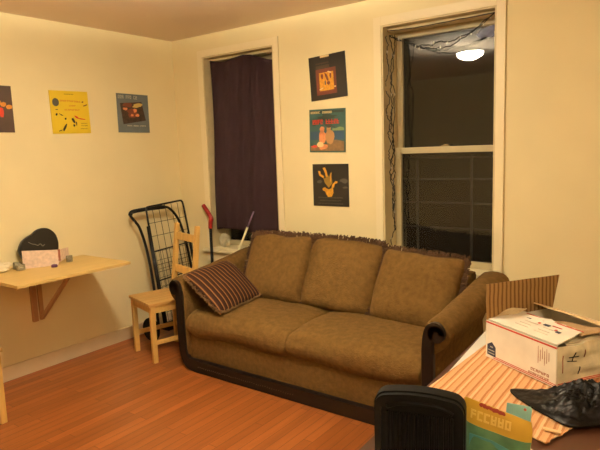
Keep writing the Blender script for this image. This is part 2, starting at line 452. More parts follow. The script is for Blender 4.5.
def lettering(x0, x1, z0, z1, n, seed=0, slope=0, gaps=()):
    """a row of block letter strokes"""
    rn = random.Random(seed); out = []; w_ = (x1-x0)/n
    for k in range(n):
        if k in gaps: continue
        a = x0+k*w_; b = a+w_*.8; dz = slope*(a-x0); t = w_*.26; h = z1-z0
        out.append(R_(a, a+t, z0+dz, z1+dz))
        for f in rn.sample([0, .42, .8], 2): out.append(R_(a+t*.5, b, z0+dz+h*f, z0+dz+h*(f+.2)))
        if rn.random() < .6: out.append(R_(b-t, b, z0+dz+h*rn.choice([0, .4]), z1+dz))
    return out
c_blk = plain('sleeve_black', 30, 27, 24, .35); c_gold = plain('print_gold', 214, 152, 40, .5, var=.2, scale=60)
c_mar = plain('print_maroon', 112, 52, 34, .5); c_gry = plain('print_grey', 84, 80, 70, .5)
c_red = plain('print_red', 214, 62, 34, .5); c_skin = plain('print_peach', 224, 142, 88, .5, var=.15, scale=40)
c_crm = plain('print_cream', 226, 196, 140, .5); c_sea = plain('print_sea_blue', 38, 68, 92, .5)
c_teal = plain('sleeve_teal_sky', 48, 84, 76, .45, var=.25, scale=9); c_dkg = plain('print_dark_green', 36, 48, 36, .5)
c_sand = plain('print_sand', 132, 100, 62, .5, var=.2, scale=30); c_yel = plain('sleeve_yellow', 230, 196, 42, .5, var=.04)
c_org = plain('print_orange', 214, 140, 44, .5); c_blu = plain('sleeve_grey_blue', 104, 112, 112, .45, var=.08, scale=10)
c_brn = plain('sleeve_dark_brown', 72, 54, 44, .45, var=.12, scale=12); c_dk = plain('print_dark_brown', 62, 44, 34, .5, var=.4, scale=40)
c_pale = plain('print_pale_grey', 176, 172, 156, .5)

def d1_(art):
    art('printed_haze', plain('print_dim_brown', 66, 52, 36), [R_(-.62, .12, .42, .56), R_(-.62, .1, .62, .68)])
    art('picture_border', c_mar, [R_(-.64, .46, -.78, .4)])
    art('picture', c_gold, [R_(-.46, .32, -.6, .22)])
    art('picture_figures', c_mar, [blob(-.3, .05, .07, .12, seed=1), blob(-.05, .0, .06, .22, seed=2, rot=.4), blob(.16, .05, .05, .13, seed=3), blob(.05, -.28, .09, .1, seed=4, j=.3)])
    art('picture_highlights', c_crm, [blob(.12, .2, .12, .03, seed=5, rot=-.4), blob(-.38, -.5, .12, .03, seed=6, rot=.3), blob(.38, -.48, .05, .04, seed=7)])
    art('picture_blue_mark', c_sea, [blob(-.14, -.25, .03, .12, seed=8)])
    art('tape', c_crm, [R_(-.34, .14, .9, .99)])
def d2_(art):
    art('sea', c_sea, [R_(-.94, .93, -.42, -.02)])
    art('horizon_cloud', plain('print_mint', 128, 146, 96), [R_(.3, .93, .0, .1), blob(.72, .1, .2, .06, seed=3)])
    art('palm_leaves', c_dkg, [blob(.0, .62, .5, .14, 22, 1, .35), blob(.1, .3, .3, .12, 22, 2, .4, -.5), blob(-.55, .4, .25, .1, 16, 5, .3, .5), R_(-.94, .93, .82, .93)])
    art('beach', c_sand, [[(-.94, -.93), (.93, -.93), (.93, -.5), (.45, -.42), (.0, -.6), (-.94, -.7)]])
    art('red_flowers', c_red, [blob(-.72, -.72, .18, .06, 14, 3, .3)])
    art('woman', c_skin, [blob(-.27, .06, .13, .15, seed=1), blob(-.25, -.3, .2, .32, seed=2), blob(-.2, -.75, .26, .12, seed=9, rot=.2)])
    art('man', plain('print_tan', 188, 138, 84), [blob(.1, .1, .11, .15, seed=5), blob(.16, -.28, .24, .34, seed=6)])
    art('skirt', c_crm, [blob(-.38, -.64, .2, .14, seed=7)])
    art('hair', c_dk, [blob(.12, .2, .12, .07, seed=5)])
    art('red_title', c_red, lettering(-.8, .7, .3, .52, 10, 4, .01, (4,)))
    art('cream_title', c_crm, lettering(-.9, .3, .8, .9, 11, 7, 0, (5,)))
def d3_(art):
    art('grey_print', c_gry, lettering(-.7, .7, -.62, -.56, 16, 1)+lettering(-.6, .6, -.76, -.7, 14, 2)+lettering(-.7, .7, -.9, -.85, 16, 3)+[blob(-.6, .18, .16, .08, 10, 4, .3), blob(.75, .2, .2, .1, 10, 5, .3), blob(.8, -.1, .13, .05, 10, 6, .3)])
    art('leaves', plain('print_olive', 150, 116, 40), [[(-.42, .45), (-.3, .3), (-.15, .5), (-.05, .4), (.02, .62), (.12, .1), (-.1, -.12), (-.32, .12)]])
    art('golden_hand', c_gold, [[(-.68, .68), (-.56, .66), (-.52, .52), (-.34, .42), (-.4, .34), (-.62, .46)], [(-.42, .82), (-.28, .84), (-.18, .62), (-.14, .4), (-.24, .4), (-.3, .62)],
        [(.0, .5), (.08, .62), (.04, .2), (-.02, .1)], [(.1, .02), (.28, .2), (.4, .18), (.38, .1), (.24, .06), (.2, -.1), (.06, -.14)], [(-.44, -.14), (-.3, -.1), (-.2, -.22), (-.3, -.3), (-.44, -.24)],
        [(-.34, -.12), (-.1, -.2), (.14, -.12), (.16, -.36), (.06, -.54), (-.14, -.56), (-.26, -.42)]])
def d4_(art):
    art('grey_disc', c_gry, [blob(-.72, .46, .17, .19, 18, 1, .02)])
    art('orange_print', c_org, lettering(-.5, .6, .5, .58, 12, 2, -.03)+lettering(-.3, .5, .08, .15, 9, 3, 0)+lettering(-.05, .3, .28, .34, 5, 8))
    art('faint_print', plain('print_ochre', 176, 146, 34), lettering(-.25, .25, .82, .87, 8, 3)+lettering(.5, .85, -.55, -.5, 6, 4)+lettering(.5, .85, -.66, -.6, 6, 5)+lettering(.45, .85, -.8, -.75, 7, 6))
    art('red_print', c_red, [blob(.28, -.22, .13, .04, 8, 1, .3, -.6), blob(.52, -.3, .2, .03, 8, 2, .3, -.2)])
    art('ink_drawing', c_blk, [blob(.1, -.38, .05, .16, 10, 2, .3, .5), blob(.12, -.62, .06, .06, 10, 3, .3), blob(-.35, -.68, .06, .2, 10, 4, .3, -.5), blob(-.6, -.85, .1, .02, 8, 5, .3, .3), blob(-.74, -.1, .05, .06, 9, 6, .4), blob(-.5, -.12, .14, .025, 9, 7, .4, -.5), blob(-.3, -.3, .05, .05, 9, 8, .3), blob(-.7, .12, .07, .02, 9, 18, .3),
        blob(.25, -.52, .03, .1, 8, 9, .3)])
    art('bird', c_mar, [blob(.68, .5, .05, .03, 8, 1, .3), blob(.8, .34, .1, .03, 9, 2, .3, .3)])
def d5_(art):
    art('dark_picture', c_dk, [[(-.82, .5), (.55, .62), (.78, -.35), (-.68, -.58)]])
    art('red_brown_patch', plain('print_rust', 120, 62, 40), [blob(-.35, .42, .3, .12, 12, 1, .2), blob(-.1, .0, .3, .2, 12, 5, .3)])
    art('pale_figures', c_skin, [blob(-.52, .22, .12, .08, 10, 2, .3), blob(.1, .15, .14, .1, 10, 3, .3), blob(.25, -.08, .14, .08, 10, 4, .3), blob(-.1, -.1, .1, .06, 10, 14, .3)])
    art('yellow_cloth', plain('print_straw', 206, 178, 96), [blob(.28, .42, .32, .1, 14, 5, .2, .15)])
    art('title', c_pale, lettering(-.92, .3, .74, .92, 10, 6, 0, (3, 7)))
    art('pale_print', c_pale, lettering(-.45, .75, -.68, -.61, 18, 7, 0, (5, 11)))
def d6_(art):
    art('orange_letters', c_org, [blob(.84-.24*k, .10+.10*k, .14, .1, 9, k, .15) for k in range(6)])
    art('red_letters', c_red, [blob(.48, -.14, .14, .2, 9, 1, .25, .2), blob(.1, -.1, .14, .14, 9, 2, .25), blob(-.2, -.05, .13, .15, 9, 3, .25), blob(-.5, 0, .13, .15, 9, 4, .25)])
G = 'record sleeves on the walls'
record('record_sleeve', 'tilted black record sleeve with an orange picture in a brown border, topmost of three', 'record sleeve', (1.6453, 2.0586), .0526, 'b', c_blk, d1_)
record('record_sleeve', 'blue green record sleeve with a couple on a beach and red title, middle of three', 'record sleeve', (1.6279, 1.673), -.02, 'b', c_teal, d2_)
record('record_sleeve', 'black record sleeve with a golden hand-like figure, lowest of three between the windows', 'record sleeve', (1.6449, 1.2715), 0, 'b', c_blk, d3_)
record('record_sleeve', 'bright yellow record sleeve with small ink drawings on the left wall', 'record sleeve', (-1.045, 1.8791), .0187, 'l', c_yel, d4_)
record('record_sleeve', 'grey blue record sleeve with a dark picture, nearest the room corner', 'record sleeve', (-.4706, 1.8887), -.0084, 'l', c_blu, d5_)
record('record_sleeve', 'dark brown record sleeve with orange and red letters, cut off by the left edge', 'record sleeve', (-1.637, 1.885), 0, 'l', c_brn, d6_)

# ------------------------------------------------------------ sofa
sofa = thing('sofa', 'brown chenille three-back sofa with rolled arms and dark carved wood trim', 'sofa', (1.855, -.45, 0))
XC = 1.855
def arm(sgn):
    """rolled arm swept front to back; profile in xz"""
    c = (.985, .590); r = .076
    prof = [(.885, .06), (.885, .30), (.887, .48)]
    for k in range(15):
        a = math.radians(188 - k*17.0); prof.append((c[0]+r*math.cos(a), c[1]+r*math.sin(a)))
    prof += [(.972, .49), (.955, .42), (.948, .30), (.943, .06)]
    ctr = Vector((.94, .42)); bm = N(); rings = []
    ys = [-.884, -.878, -.866, -.85, -.7, -.55, -.4, -.28, -.17, -.08, -.05, -.035]
    ins = [.026, .010, .003, 0, 0, 0, 0, 0, 0, .004, .012, .03]
    for y, q in zip(ys, ins):
        t = max(0, (y+.85)/.8); ring = []
        for (a, b) in prof:
            v = Vector((a, b)); d = (v-ctr); L = d.length; v = v - d/L*q
            if b > .4: v.y += .085*t**1.3*min(1, (b-.4)/.15)
            if a > .93 and b > .46: v.x += (.055 if sgn > 0 else .01)*t*min(1, (a-.93)/.08); v.y += .012*t
            v.x += noise.noise(Vector((a*9, y*5, b*9+sgn)))*.006; v.y += noise.noise(Vector((a*9+5, y*5, b*9+sgn)))*.005
            ring.append(bm.verts.new((XC+sgn*v.x, y, max(v.y, .05))))
        rings.append(ring)
    n = len(prof)
    for A, B in zip(rings, rings[1:]):
        for k in range(n): bm.faces.new((A[k], A[(k+1) % n], B[(k+1) % n], B[k]))
    bm.faces.new(rings[0]); bm.faces.new(rings[-1][::-1])
    return bm
for s in (-1, 1): obj('arm', arm(s), FAB, sofa, True, ang=60)
# base and back
bm = N(); box(bm, .955, 2.755, -.858, -.04, .06, .30, .02); obj('seat_base', bm, FAB, sofa, True, ang=50)
bm = N(); box(bm, .95, 2.76, -.19, -.035, .08, .745, .03); obj('back_frame', bm, FAB, sofa, True, ang=50)
# wood trim, one continuous ribbon with scrolls
def trim():
    bm = N()
    Lp = [(1.014, .585), (1.008, .612), (.984, .628), (.954, .614), (.942, .57), (.938, .50), (.938, .42), (.938, .32), (.936, .22), (.928, .13), (.895, .066), (.825, .046), (.655, .045), (.355, .045), (0, .045)]
    Lp = [(XC-a, b) for a, b in Lp]
    Lp = [Vector((a, b)) for a, b in Lp]
    full = [(p.x, p.y) for p in Lp] + [(2*XC-p.x, p.y) for p in Lp[-2::-1]]
    sm = smooth_path([(a, 0, b) for a, b in full], 5); pts = [(p.x, p.z) for p in sm]
    n = len(pts); ws = []
    for i in range(n):
        t = min(i, n-1-i)/5; ws.append(.034+.028*min(1, t/5) if t < 9 else .062+.022*min(1, (t-9)/2))
    ribbon(bm, pts, ws, -.905, -.872)
    for s in (-1, 1):
        c = (XC+s*.984, .590); bb = bmesh.new()
        lathe(bm, [(.001, .0), (.040, .0), (.046, .008), (.046, .030), (.001, .030)], (c[0], -.875, c[1]), 24, Matrix.Rotation(PI/2, 4, 'X'))
    # plinth return under the base and feet
    box(bm, .93, 2.78, -.872, -.84, .0, .085)
    return bm
tr = obj('wood_trim', trim(), DWOOD, sofa)
bm = N()
for k in range(46):
    x = 1.08+k*.0185
    ball(bm, (x, -.906, .046+.002*math.sin(k)), .0032, sub=1)
obj('carved_beading_glints', bm, plain('trim_bead_highlight', 86, 74, 56, .35), tr)  # beads paler than the wood: glints on the carving put into colour
for x in (.99, 2.72):
    for y in (-.8, -.12):
        bm = N(); box(bm, x-.03, x+.03, y-.03, y+.03, 0, .09, .004); obj('foot', bm, DWOOD, sofa)
# seat cushions: rounded slabs with a waterfall front
def seat_cushion(x0, x1, seed):
    bm = N(); nx, ny = 30, 44; cx = (x0+x1)/2; hw = (x1-x0)/2
    # closed cross-section in yz, swept along x
    sec = []
    def A(c, r0, r1, a0, a1, n):
        for k in range(n): a = math.radians(a0+(a1-a0)*k/(n-1)); sec.append((c[0]+r0*math.cos(a), c[1]+r1*math.sin(a)))
    sec.append((-.33, .30)); sec.append((-.5, .28)); sec.append((-.7, .265)); sec.append((-.80, .255))
    A((-.83, .335), .072, .085, 265, 180, 8)
    A((-.80, .335), .102, .098, 178, 92, 8)
    for y, z in ((-.72, .446), (-.62, .452), (-.5, .456), (-.4, .452), (-.33, .44)): sec.append((y, z))
    n = len(sec); rings = []
    cc = Vector((-.58, .36))
    for i in range(nx+1):
        u = math.sin((2*i/nx-1)*PI/2); x = cx+u*hw
        q = (1-abs(u)**7)**.35 if abs(u) < 1 else 0
        ring = []
        for (y, z) in sec:
            zz = cc.y+(z-cc.y)*(.62+.38*q)+(.012*(1-u*u) if z > .4 else 0); yy = cc.x+(y-cc.x)*(.955+.045*q)
            if y < -.8 and z < .34: zz += .01*math.sin(x*9+seed)
            P = Vector((x*4, yy*5, zz*5+seed*3))
            zz += .006*noise.noise(P)+.004*noise.noise(P*3); yy += .008*noise.noise(P+Vector((7, 0, 0)))
            ring.append(bm.verts.new((x, yy, zz)))
        rings.append(ring)
    for a, b in zip(rings, rings[1:]):
        for k in range(n): bm.faces.new((a[k], a[(k+1) % n], b[(k+1) % n], b[k]))
    bm.faces.new(rings[0]); bm.faces.new(rings[-1][::-1])
    return bm
obj('seat_cushion', seat_cushion(.962, 1.852, 1), FAB, sofa, True, ang=75)
obj('seat_cushion', seat_cushion(1.856, 2.745, 2), FAB, sofa, True, ang=75)
# back cushions
def back_cushion(cx, cz, cyy, w, h, t, tilt, roll, seed, sides='tlr', yaw=0):
    e = bpy.data.objects.new('x', None)
    Mx = Matrix.Translation((cx, cyy, cz)) @ Matrix.Rotation(yaw, 4, 'Z') @ Matrix.Rotation(PI/2-tilt, 4, 'X') @ Matrix.Rotation(roll, 4, 'Z')
    bm = N(); cushion(bm, w, h, t, 4.5, .42, 30, seed, .012, .05)
    bmesh.ops.transform(bm, matrix=Mx, verts=bm.verts)
    o = obj('back_cushion', bm, FAB, sofa, True)
    bm = N(); fringe(bm, w, h, sides, .034, .005, seed, .05, .022); bmesh.ops.transform(bm, matrix=Mx, verts=bm.verts)
    obj('fringe', bm, FABD, o)
    bpy.data.objects.remove(e)
back_cushion(1.345, .665, -.285, .57, .50, .20, math.radians(24), .02, 1)
back_cushion(1.905, .665, -.285,   .57, .50, .20, math.radians(24), -.03, 2)
back_cushion(2.465, .635, -.30, .56, .47, .22, math.radians(27), -.05, 3)

# striped throw pillow leaning on the left arm
SP = stripes('brown_and_tan_stripes', [(0, rgb(50, 28, 18)), (.45, rgb(38, 21, 13)), (.64, rgb(78, 48, 28)), (.74, rgb(128, 92, 50)), (.87, rgb(78, 48, 28))], 0, .034, bump=.4, bscale=150)
pil = thing('throw_pillow', 'brown and tan striped throw pillow leaning on the left sofa arm', 'pillow')
uu = Vector((.0, .43, .03)).normalized(); vv = Vector((-.31, -.0, .22)); vv = (vv-uu*vv.dot(uu)).normalized(); ww = uu.cross(vv)
pil.matrix_basis = Matrix.Translation((1.125, -.655, .592)) @ Matrix((uu, vv, ww)).transposed().to_4x4()
bm = N(); cushion(bm, .45, .40, .13, 2.6, .55, 30, 5, .01, .08)
pb = obj('pillow_body', bm, SP, pil, True, world=False)
bm = N(); fringe(bm, .45, .40, 'lbr', .014, .007, 8, .08); obj('fringe', bm, plain('tan_fringe_yarn', 108, 80, 44, .95), pil, world=False)

# ------------------------------------------------------------ wooden chair beside the sofa
def wooden_chair(label):
    t = thing('wooden_chair', label, 'chair', group='pale wooden chairs')
    w, d, sh, th = .38, .37, .455, .022; lg = .036
    seat_m = mat('pine_seat', rgb(196, 152, 86), .45, var=.14, scale=5, stretch=(10, 1, 1))
    bm = N()
    for k in range(5): box(bm, -.005+k*(w+.01)/5, -.005+(k+1)*(w+.01)/5-.0008, -.012, d-.036, sh-th, sh, .002)
    obj('seat', bm, seat_m, t, world=False)
    for x in (0, w-lg):
        bm = N(); box(bm, x, x+lg, 0, lg, 0, sh-th, .003); obj('leg', bm, PINE, t, world=False)
        bm = N(); P = [(d-lg, 0), (d, 0), (d, sh-.02), (d+.065, .985), (d+.034, .99), (d-lg, sh)]
        prism(bm, P, x+.022, x+.022+lg, 'yz', .002); obj('leg', bm, PINE, t, world=False)
    bm = N()
    box(bm, lg, w-lg, .006, .024, sh-th-.055, sh-th, .002); box(bm, lg, w-lg, d-.03, d-.012, sh-th-.055, sh-th, .002)
    for x in (.006, w-.024): box(bm, x, x+.018, lg, d-lg, sh-th-.055, sh-th, .002)
    obj('seat_apron', bm, PINE, t, world=False)
    for (a, b) in (((lg, .010), (w-lg, .03)),):
        bm = N(); box(bm, lg, w-lg, d-.03, d-.012, .15, .185, .002); obj('stretcher', bm, PINE, t, world=False)
    for x in (.006, w-.026):
        bm = N(); box(bm, x, x+.018, lg, d-lg, .135, .168, .002); obj('stretcher', bm, PINE, t, world=False)
    for z0, z1 in ((.60, .655), (.86, .915)):
        f = lambda z: d-lg+.012+ (z-sh)/(.985-sh)*.06
        bm = N(); prism(bm, [(f(z0), z0), (f(z0)+.018, z0), (f(z1)+.018, z1), (f(z1), z1)], lg+.020, w-lg+.024, 'yz'); obj('back_rail', bm, PINE, t, world=False)
    return t
ch = wooden_chair('pale pine ladder-back chair between the folding cart and the sofa')
ch.location = (.292, -.850, 0); ch.rotation_euler = (0, 0, -math.radians(15.5))
c2 = dup(ch, (.632, -2.02, 0), PI, 'pale wooden chair leg just entering at the left edge of the photo')

# ------------------------------------------------------------ folded shopping cart leaning on the left wall
cart = thing('shopping_cart', 'folded black wire shopping cart leaning against the left wall', 'cart', (.26, -.32, 0))
def cpx(y, z, off=0): return (.300-.1818*z+off, y, z)
bm = N(); pts = smooth_path([cpx(-.585, .10), cpx(-.558, .45), cpx(-.558, .74), cpx(-.585, .93), cpx(-.62, 1.0), cpx(-.652, 1.045), cpx(-.645, 1.075), cpx(-.60, 1.085), cpx(-.45, 1.09), cpx(-.30, 1.09), cpx(-.235, 1.065), cpx(-.175, .99), cpx(-.14, .88), cpx(-.12, .7), cpx(-.11, .1)], 4)
tube(bm, pts, .0115, 8); hd = obj('handle', bm, BLKM, cart, True)
bm = N(); tube(bm, smooth_path([cpx(-.655, 1.055), cpx(-.645, 1.075), cpx(-.60, 1.085), cpx(-.45, 1.09), cpx(-.29, 1.088)], 4), .0165, 10); obj('foam_grip', bm, BLKR, hd, True)
bm = N(); o = .02
tube(bm, smooth_path([cpx(-.513, .12, o), cpx(-.51, .5, o), cpx(-.508, .9, o), cpx(-.505, 1.075, o), cpx(-.495, 1.10, o), cpx(-.47, 1.108, o), cpx(-.3, 1.118, o), cpx(-.13, 1.128, o), cpx(-.105, 1.12, o), cpx(-.095, 1.09, o), cpx(-.09, .9, o), cpx(-.088, .5, o), cpx(-.085, .12, o)], 4), .0085, 8)
for y in (-.545, -.53): tube(bm, [cpx(y, .12, o+.01), cpx(y+.02, .95, o+.005)], .010, 6)
for z, r in ((.735, .006), (.49, .006), (.13, .007)): tube(bm, [cpx(-.51, z, o), cpx(-.09, z+.02, o)], r, 6)
for y in (-.115,): tube(bm, [cpx(y, .12, o+.02), cpx(y, .85, o+.02)], .008, 6)
obj('basket_frame', bm, BLKM, cart, True)
bm = N()
for k in range(1, 6): tube(bm, [cpx(-.51+k*.07, .13, o), cpx(-.51+k*.07, 1.112, o)], .0022, 5)
for z in (.97, .86, .62, .56, .43, .37, .30, .24): tube(bm, [cpx(-.51, z, o), cpx(-.09, z+.012, o)], .0022, 5)
obj('wire_panel', bm, BLKM, cart)
bm = N()
for k in range(12): tube(bm, [cpx(-.51+.42*k/11, .14, o+.03), cpx(-.51+.42*k/11, .74, o+.022)], .0018, 5)
for k in range(9): tube(bm, [cpx(-.51, .16+.072*k, o+.03), cpx(-.09, .17+.072*k, o+.03)], .0018, 5)
obj('wire_panel', bm, BLKM, cart)
for y in (-.625, -.06):
    bm = N(); lathe(bm, [(.078, -.012), (.095, -.012), (.1, -.005), (.1, .005), (.095, .012), (.078, .012)], (.232, y, .1), 28, Matrix.Rotation(PI/2, 4, 'X'))
    wh = obj('wheel', bm, BLKR, cart, True, ang=40)
    bm = N(); lathe(bm, [(.001, -.018), (.02, -.018), (.02, .018), (.001, .018)], (.232, y, .1), 14, Matrix.Rotation(PI/2, 4, 'X'))
    for k in range(8):
        a = k*PI/4; tube(bm, [(.232+.018*math.cos(a), y, .1+.018*math.sin(a)), (.232+.08*math.cos(a), y, .1+.08*math.sin(a))], .004, 5)
    obj('hub', bm, BLKM, wh)
bm = N(); tube(bm, [(.232, -.625, .1), (.232, -.06, .1)], .006, 6); box(bm, .18, .30, -.5, -.1, .06, .1, .004); obj('axle', bm, BLKM, cart)

# ------------------------------------------------------------ sticks by the left window
st = thing('ice_scraper', 'long black pole with a bent red handle standing beside the left window', 'scraper', (.425, -.12, 0))
bm = N(); tube(bm, [(.425, -.075, .02), (.417, -.06, .92)], .013, 10); obj('shaft', bm, BLKR, st, True)
bm = N(); tube(bm, smooth_path([(.417, -.06, .885), (.420, -.058, .94), (.428, -.056, .975), (.385, -.054, 1.03), (.335, -.052, 1.085)], 5), .019, 10)
obj('bent_handle', bm, plain('red_plastic', 158, 30, 24, .4), st, True)
st2 = thing('mop_pole', 'thin cream pole with purple tip leaning on the curtain behind the sofa arm', 'pole', (.37, -.04, 0))
pa, pb_ = Vector((.325, -.035, .01)), Vector((.882, -.012, 1.045))
bm = N(); tube(bm, [pa, pa.lerp(pb_, .87)], .009, 10); obj('pole', bm, plain('cream_enamel', 232, 222, 176, .35), st2, True)
bm = N(); tube(bm, [pa.lerp(pb_, .86), pb_], .006, 8); obj('tip', bm, plain('mauve_plastic', 120, 96, 128, .4), st2, True)

# ------------------------------------------------------------ fold-down wall table
ZT = .787
wt = thing('wall_table', 'pale birch drop-leaf table fixed to the left wall', 'table', (0, -1.45, .37))
bm = N(); box(bm, .001, .59, -1.862, -1.042, ZT-.02, ZT, .002); obj('tabletop', bm, BIRCH, wt)
bm = N(); box(bm, .001, .022, -1.80, -1.10, ZT-.07, ZT-.02, .002); obj('wall_cleat', bm, PINEB, wt)
for y in (-1.475,):
    bm = N(); box(bm, .001, .03, y-.018, y+.018, .37, ZT-.07, .002); obj('wall_upright', bm, PINEB, wt)
    bm = N(); box(bm, .032, .052, y+.022, y+.05, .38, ZT-.03, .002)
    box(bm, .05, .47, y-.012+.034, y+.012+.034, ZT-.045, ZT-.02, .002)
    obj('bracket_arm', bm, PINEB, wt)
    bm = N(); prism(bm, [(.034, .40), (.06, .385), (.46, ZT-.045), (.425, ZT-.045)], y+.024, y+.044, 'xz'); obj('brace', bm, PINEB, wt)

# ------------------------------------------------------------ things on the wall table
def heart():
    out = []
    for k in range(60):
        t = 2*PI*k/60
        x = 16*math.sin(t)**3; y = 13*math.cos(t)-5*math.cos(2*t)-2*math.cos(3*t)-math.cos(4*t)
        out.append((x/17, y/15.5))
    return out
hp = []
rt_ = math.radians(-4)
for a, b in heart():
    # soften the notch and the point
    b2 = b if b > -.9 else -.9+(b+.9)*.4
    hp.append((a, b2))
def lobed():
    pts = [(-.98, -.05), (-.96, -.4), (-.8, -.75), (-.55, -1.0), (-.1, -1.08), (.5, -1.05), (.85, -.7), (.98, -.2), (.99, .2), (.9, .6), (.62, .93), (.25, 1.02), (-.02, .92), (-.25, .74), (-.5, .62), (-.78, .38)]
    return [(p.x, p.y) for p in smooth_path([(a, b, 0) for a, b in pts], 4, True)]
hr = thing('heart_box', 'glossy black lobed heart-shaped box leaning on the wall above the wall table', 'box')
hr.matrix_basis = Matrix.Translation((.062, -1.425, ZT+.128)) @ Matrix.Rotation(-.16, 4, 'Y')
bm = N(); P = lobed(); prism(bm, [(a*.148, b*.118+.01) for a, b in P], -.016, .016, 'yz', .004)
obj('lid', bm, plain('glossy_black_card', 30, 26, 24, .3), hr, True, world=False, ang=30)
bm = N(); tube(bm, smooth_path([(.0165, -.075, .045), (.0165, -.055, .03), (.0165, -.03, .022), (.0165, -.012, .012), (.0165, .01, .02), (.0165, .022, .002), (.0165, .04, .012)], 4), .0016, 5)
obj('printed_mark', bm, c_pale, hr, world=False)
cd = thing('greeting_card', 'pinkish white folded card standing in front of the black heart box', 'card', (.15, -1.40, ZT))
CARD = mat('printed_card', rgb(222, 196, 176), .6, var=.14, scale=45)
def panel(name, a, b, z0, z1, zt0, zt1, m):
    a = Vector(a); b = Vector(b); d = (b-a).normalized(); n = Vector((-d.y, d.x, 0))*.0025; bm = N()
    v = [bm.verts.new(q) for q in ((a.x, a.y, z0), (b.x, b.y, z1), (b.x, b.y, zt1), (a.x, a.y, zt0))]
    v2 = [bm.verts.new(q.co+n) for q in v]
    bm.faces.new(v); bm.faces.new(v2[::-1])
    for i in range(4): bm.faces.new((v[i], v2[i], v2[(i+1) % 4], v[(i+1) % 4]))
    return obj(name, bm, m, cd)
panel('front_leaf', (.115, -1.575, 0), (.22, -1.375, 0), ZT+.001, ZT+.001, ZT+.128, ZT+.112, CARD)
panel('back_leaf', (.22, -1.373, 0), (.125, -1.235, 0), ZT+.02, ZT+.03, ZT+.112, ZT+.10, CARD)
panel('printed_spine', (.2195, -1.375, 0), (.2185, -1.355, 0), ZT+.03, ZT+.03, ZT+.114, ZT+.112, plain('rose_print', 160, 96, 74))
tl = thing('tealight', 'small dark purple tealight candle in front of the card', 'candle', (.25, -1.425, ZT))
bm = N(); lathe(bm, [(.001, 0), (.021, 0), (.021, .014), (.001, .014)], (.25, -1.425, ZT)); obj('cup', bm, plain('plum_wax', 78, 42, 78, .4), tl, True, ang=40)
bm = N(); lathe(bm, [(.001, .0141), (.0185, .0141), (.0175, .018), (.001, .019)], (.25, -1.425, ZT)); tube(bm, [(.25, -1.425, ZT+.018), (.251, -1.425, ZT+.026)], .001, 5); obj('wax', bm, plain('violet_wax', 104, 66, 104, .5), tl, True, ang=40)
def jar(label, x, y, r, h, m, lidc=None):
    t = thing('glass_jar', label, 'jar', (x, y, ZT), group='small glasses on the wall table')
    bm = N(); lathe(bm, [(.001, 0), (r, 0), (r, h), (r-.003, h), (r-.003, .004), (.001, .004)], (x, y, ZT), 24); obj('jar_body', bm, m, t, True, ang=40)
    if lidc:
        bm = N(); lathe(bm, [(.001, h*.5), (r-.004, h*.5), (r-.004, .006), (.001, .006)], (x, y, ZT), 24); obj('contents', bm, lidc, t, True, ang=40)
CLG = glass_mat('clear_glass', (.99, .99, .98, 1), .4)
jar('small glass candle jar with dark contents at the right end of the card', .172, -1.262, .022, .045, CLG, plain('dark_contents', 60, 46, 36))
jar('clear glass votive left of the black heart box', .13, -1.60, .028, .038, CLG, plain('clear_wax', 206, 190, 150))
jar('short clear glass left of the black heart box, against the wall', .06, -1.59, .024, .046, CLG)
bm = N(); crumple(bm, (.06, -1.72, ZT+.03), .05, .08, .035, 9, 3, .3, ZT)
tag(obj('paper_napkin', bm, plain('white_tissue', 226, 210, 176, .9)), 'crumpled white tissue at the left end of the wall table', 'tissue')

# ------------------------------------------------------------ brown dining table in the foreground
ZD = .735
dt = thing('dining_table', 'dark brown table in the near right corner', 'table', (3.7, -1.8, 0))
TBL = mat('dark_brown_tabletop', rgb(74, 44, 30), .35, var=.15, scale=6, stretch=(6, 1, 1))
bm = N(); prism(bm, [(3.19, -2.55), (4.15, -2.55), (4.15, -1.02), (3.158, -1.02)], ZD-.03, ZD-.002, 'xy', .003); obj('tabletop', bm, TBL, dt)
for x, y in ((3.25, -2.45), (4.07, -2.45), (3.24, -1.12), (4.07, -1.12)):
    bm = N(); box(bm, x-.03, x+.03, y-.03, y+.03, 0, ZD-.03, .004); obj('leg', bm, TBL, dt)
bm = N()
box(bm, 3.27, 4.07, -1.13, -1.11, ZD-.11, ZD-.03); box(bm, 3.27, 4.07, -2.46, -2.44, ZD-.11, ZD-.03); box(bm, 4.06, 4.08, -2.44, -1.12, ZD-.11, ZD-.03); box(bm, 3.24, 3.26, -2.44, -1.12, ZD-.11, ZD-.03)
obj('apron', bm, TBL, dt)
# thin metal sheet at the table's left edge
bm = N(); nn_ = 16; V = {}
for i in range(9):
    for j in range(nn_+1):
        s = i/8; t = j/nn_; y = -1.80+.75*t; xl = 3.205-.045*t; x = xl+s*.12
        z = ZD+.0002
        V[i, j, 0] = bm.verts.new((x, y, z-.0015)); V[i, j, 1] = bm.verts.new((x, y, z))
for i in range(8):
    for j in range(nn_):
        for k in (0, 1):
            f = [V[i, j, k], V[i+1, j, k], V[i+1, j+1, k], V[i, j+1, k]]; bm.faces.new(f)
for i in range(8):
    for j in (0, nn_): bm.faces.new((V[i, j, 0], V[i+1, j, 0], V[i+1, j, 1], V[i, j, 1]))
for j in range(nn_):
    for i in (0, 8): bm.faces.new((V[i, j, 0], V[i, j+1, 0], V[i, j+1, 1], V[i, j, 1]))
tag(obj('metal_sheet', bm, mat('brushed_steel', rgb(240, 234, 222),  .3, metal=.2, var=.05, scale=4), smooth=True, ang=40), 'silvery metal sheet at the table edge between striped mat and sofa arm', 'metal sheet')
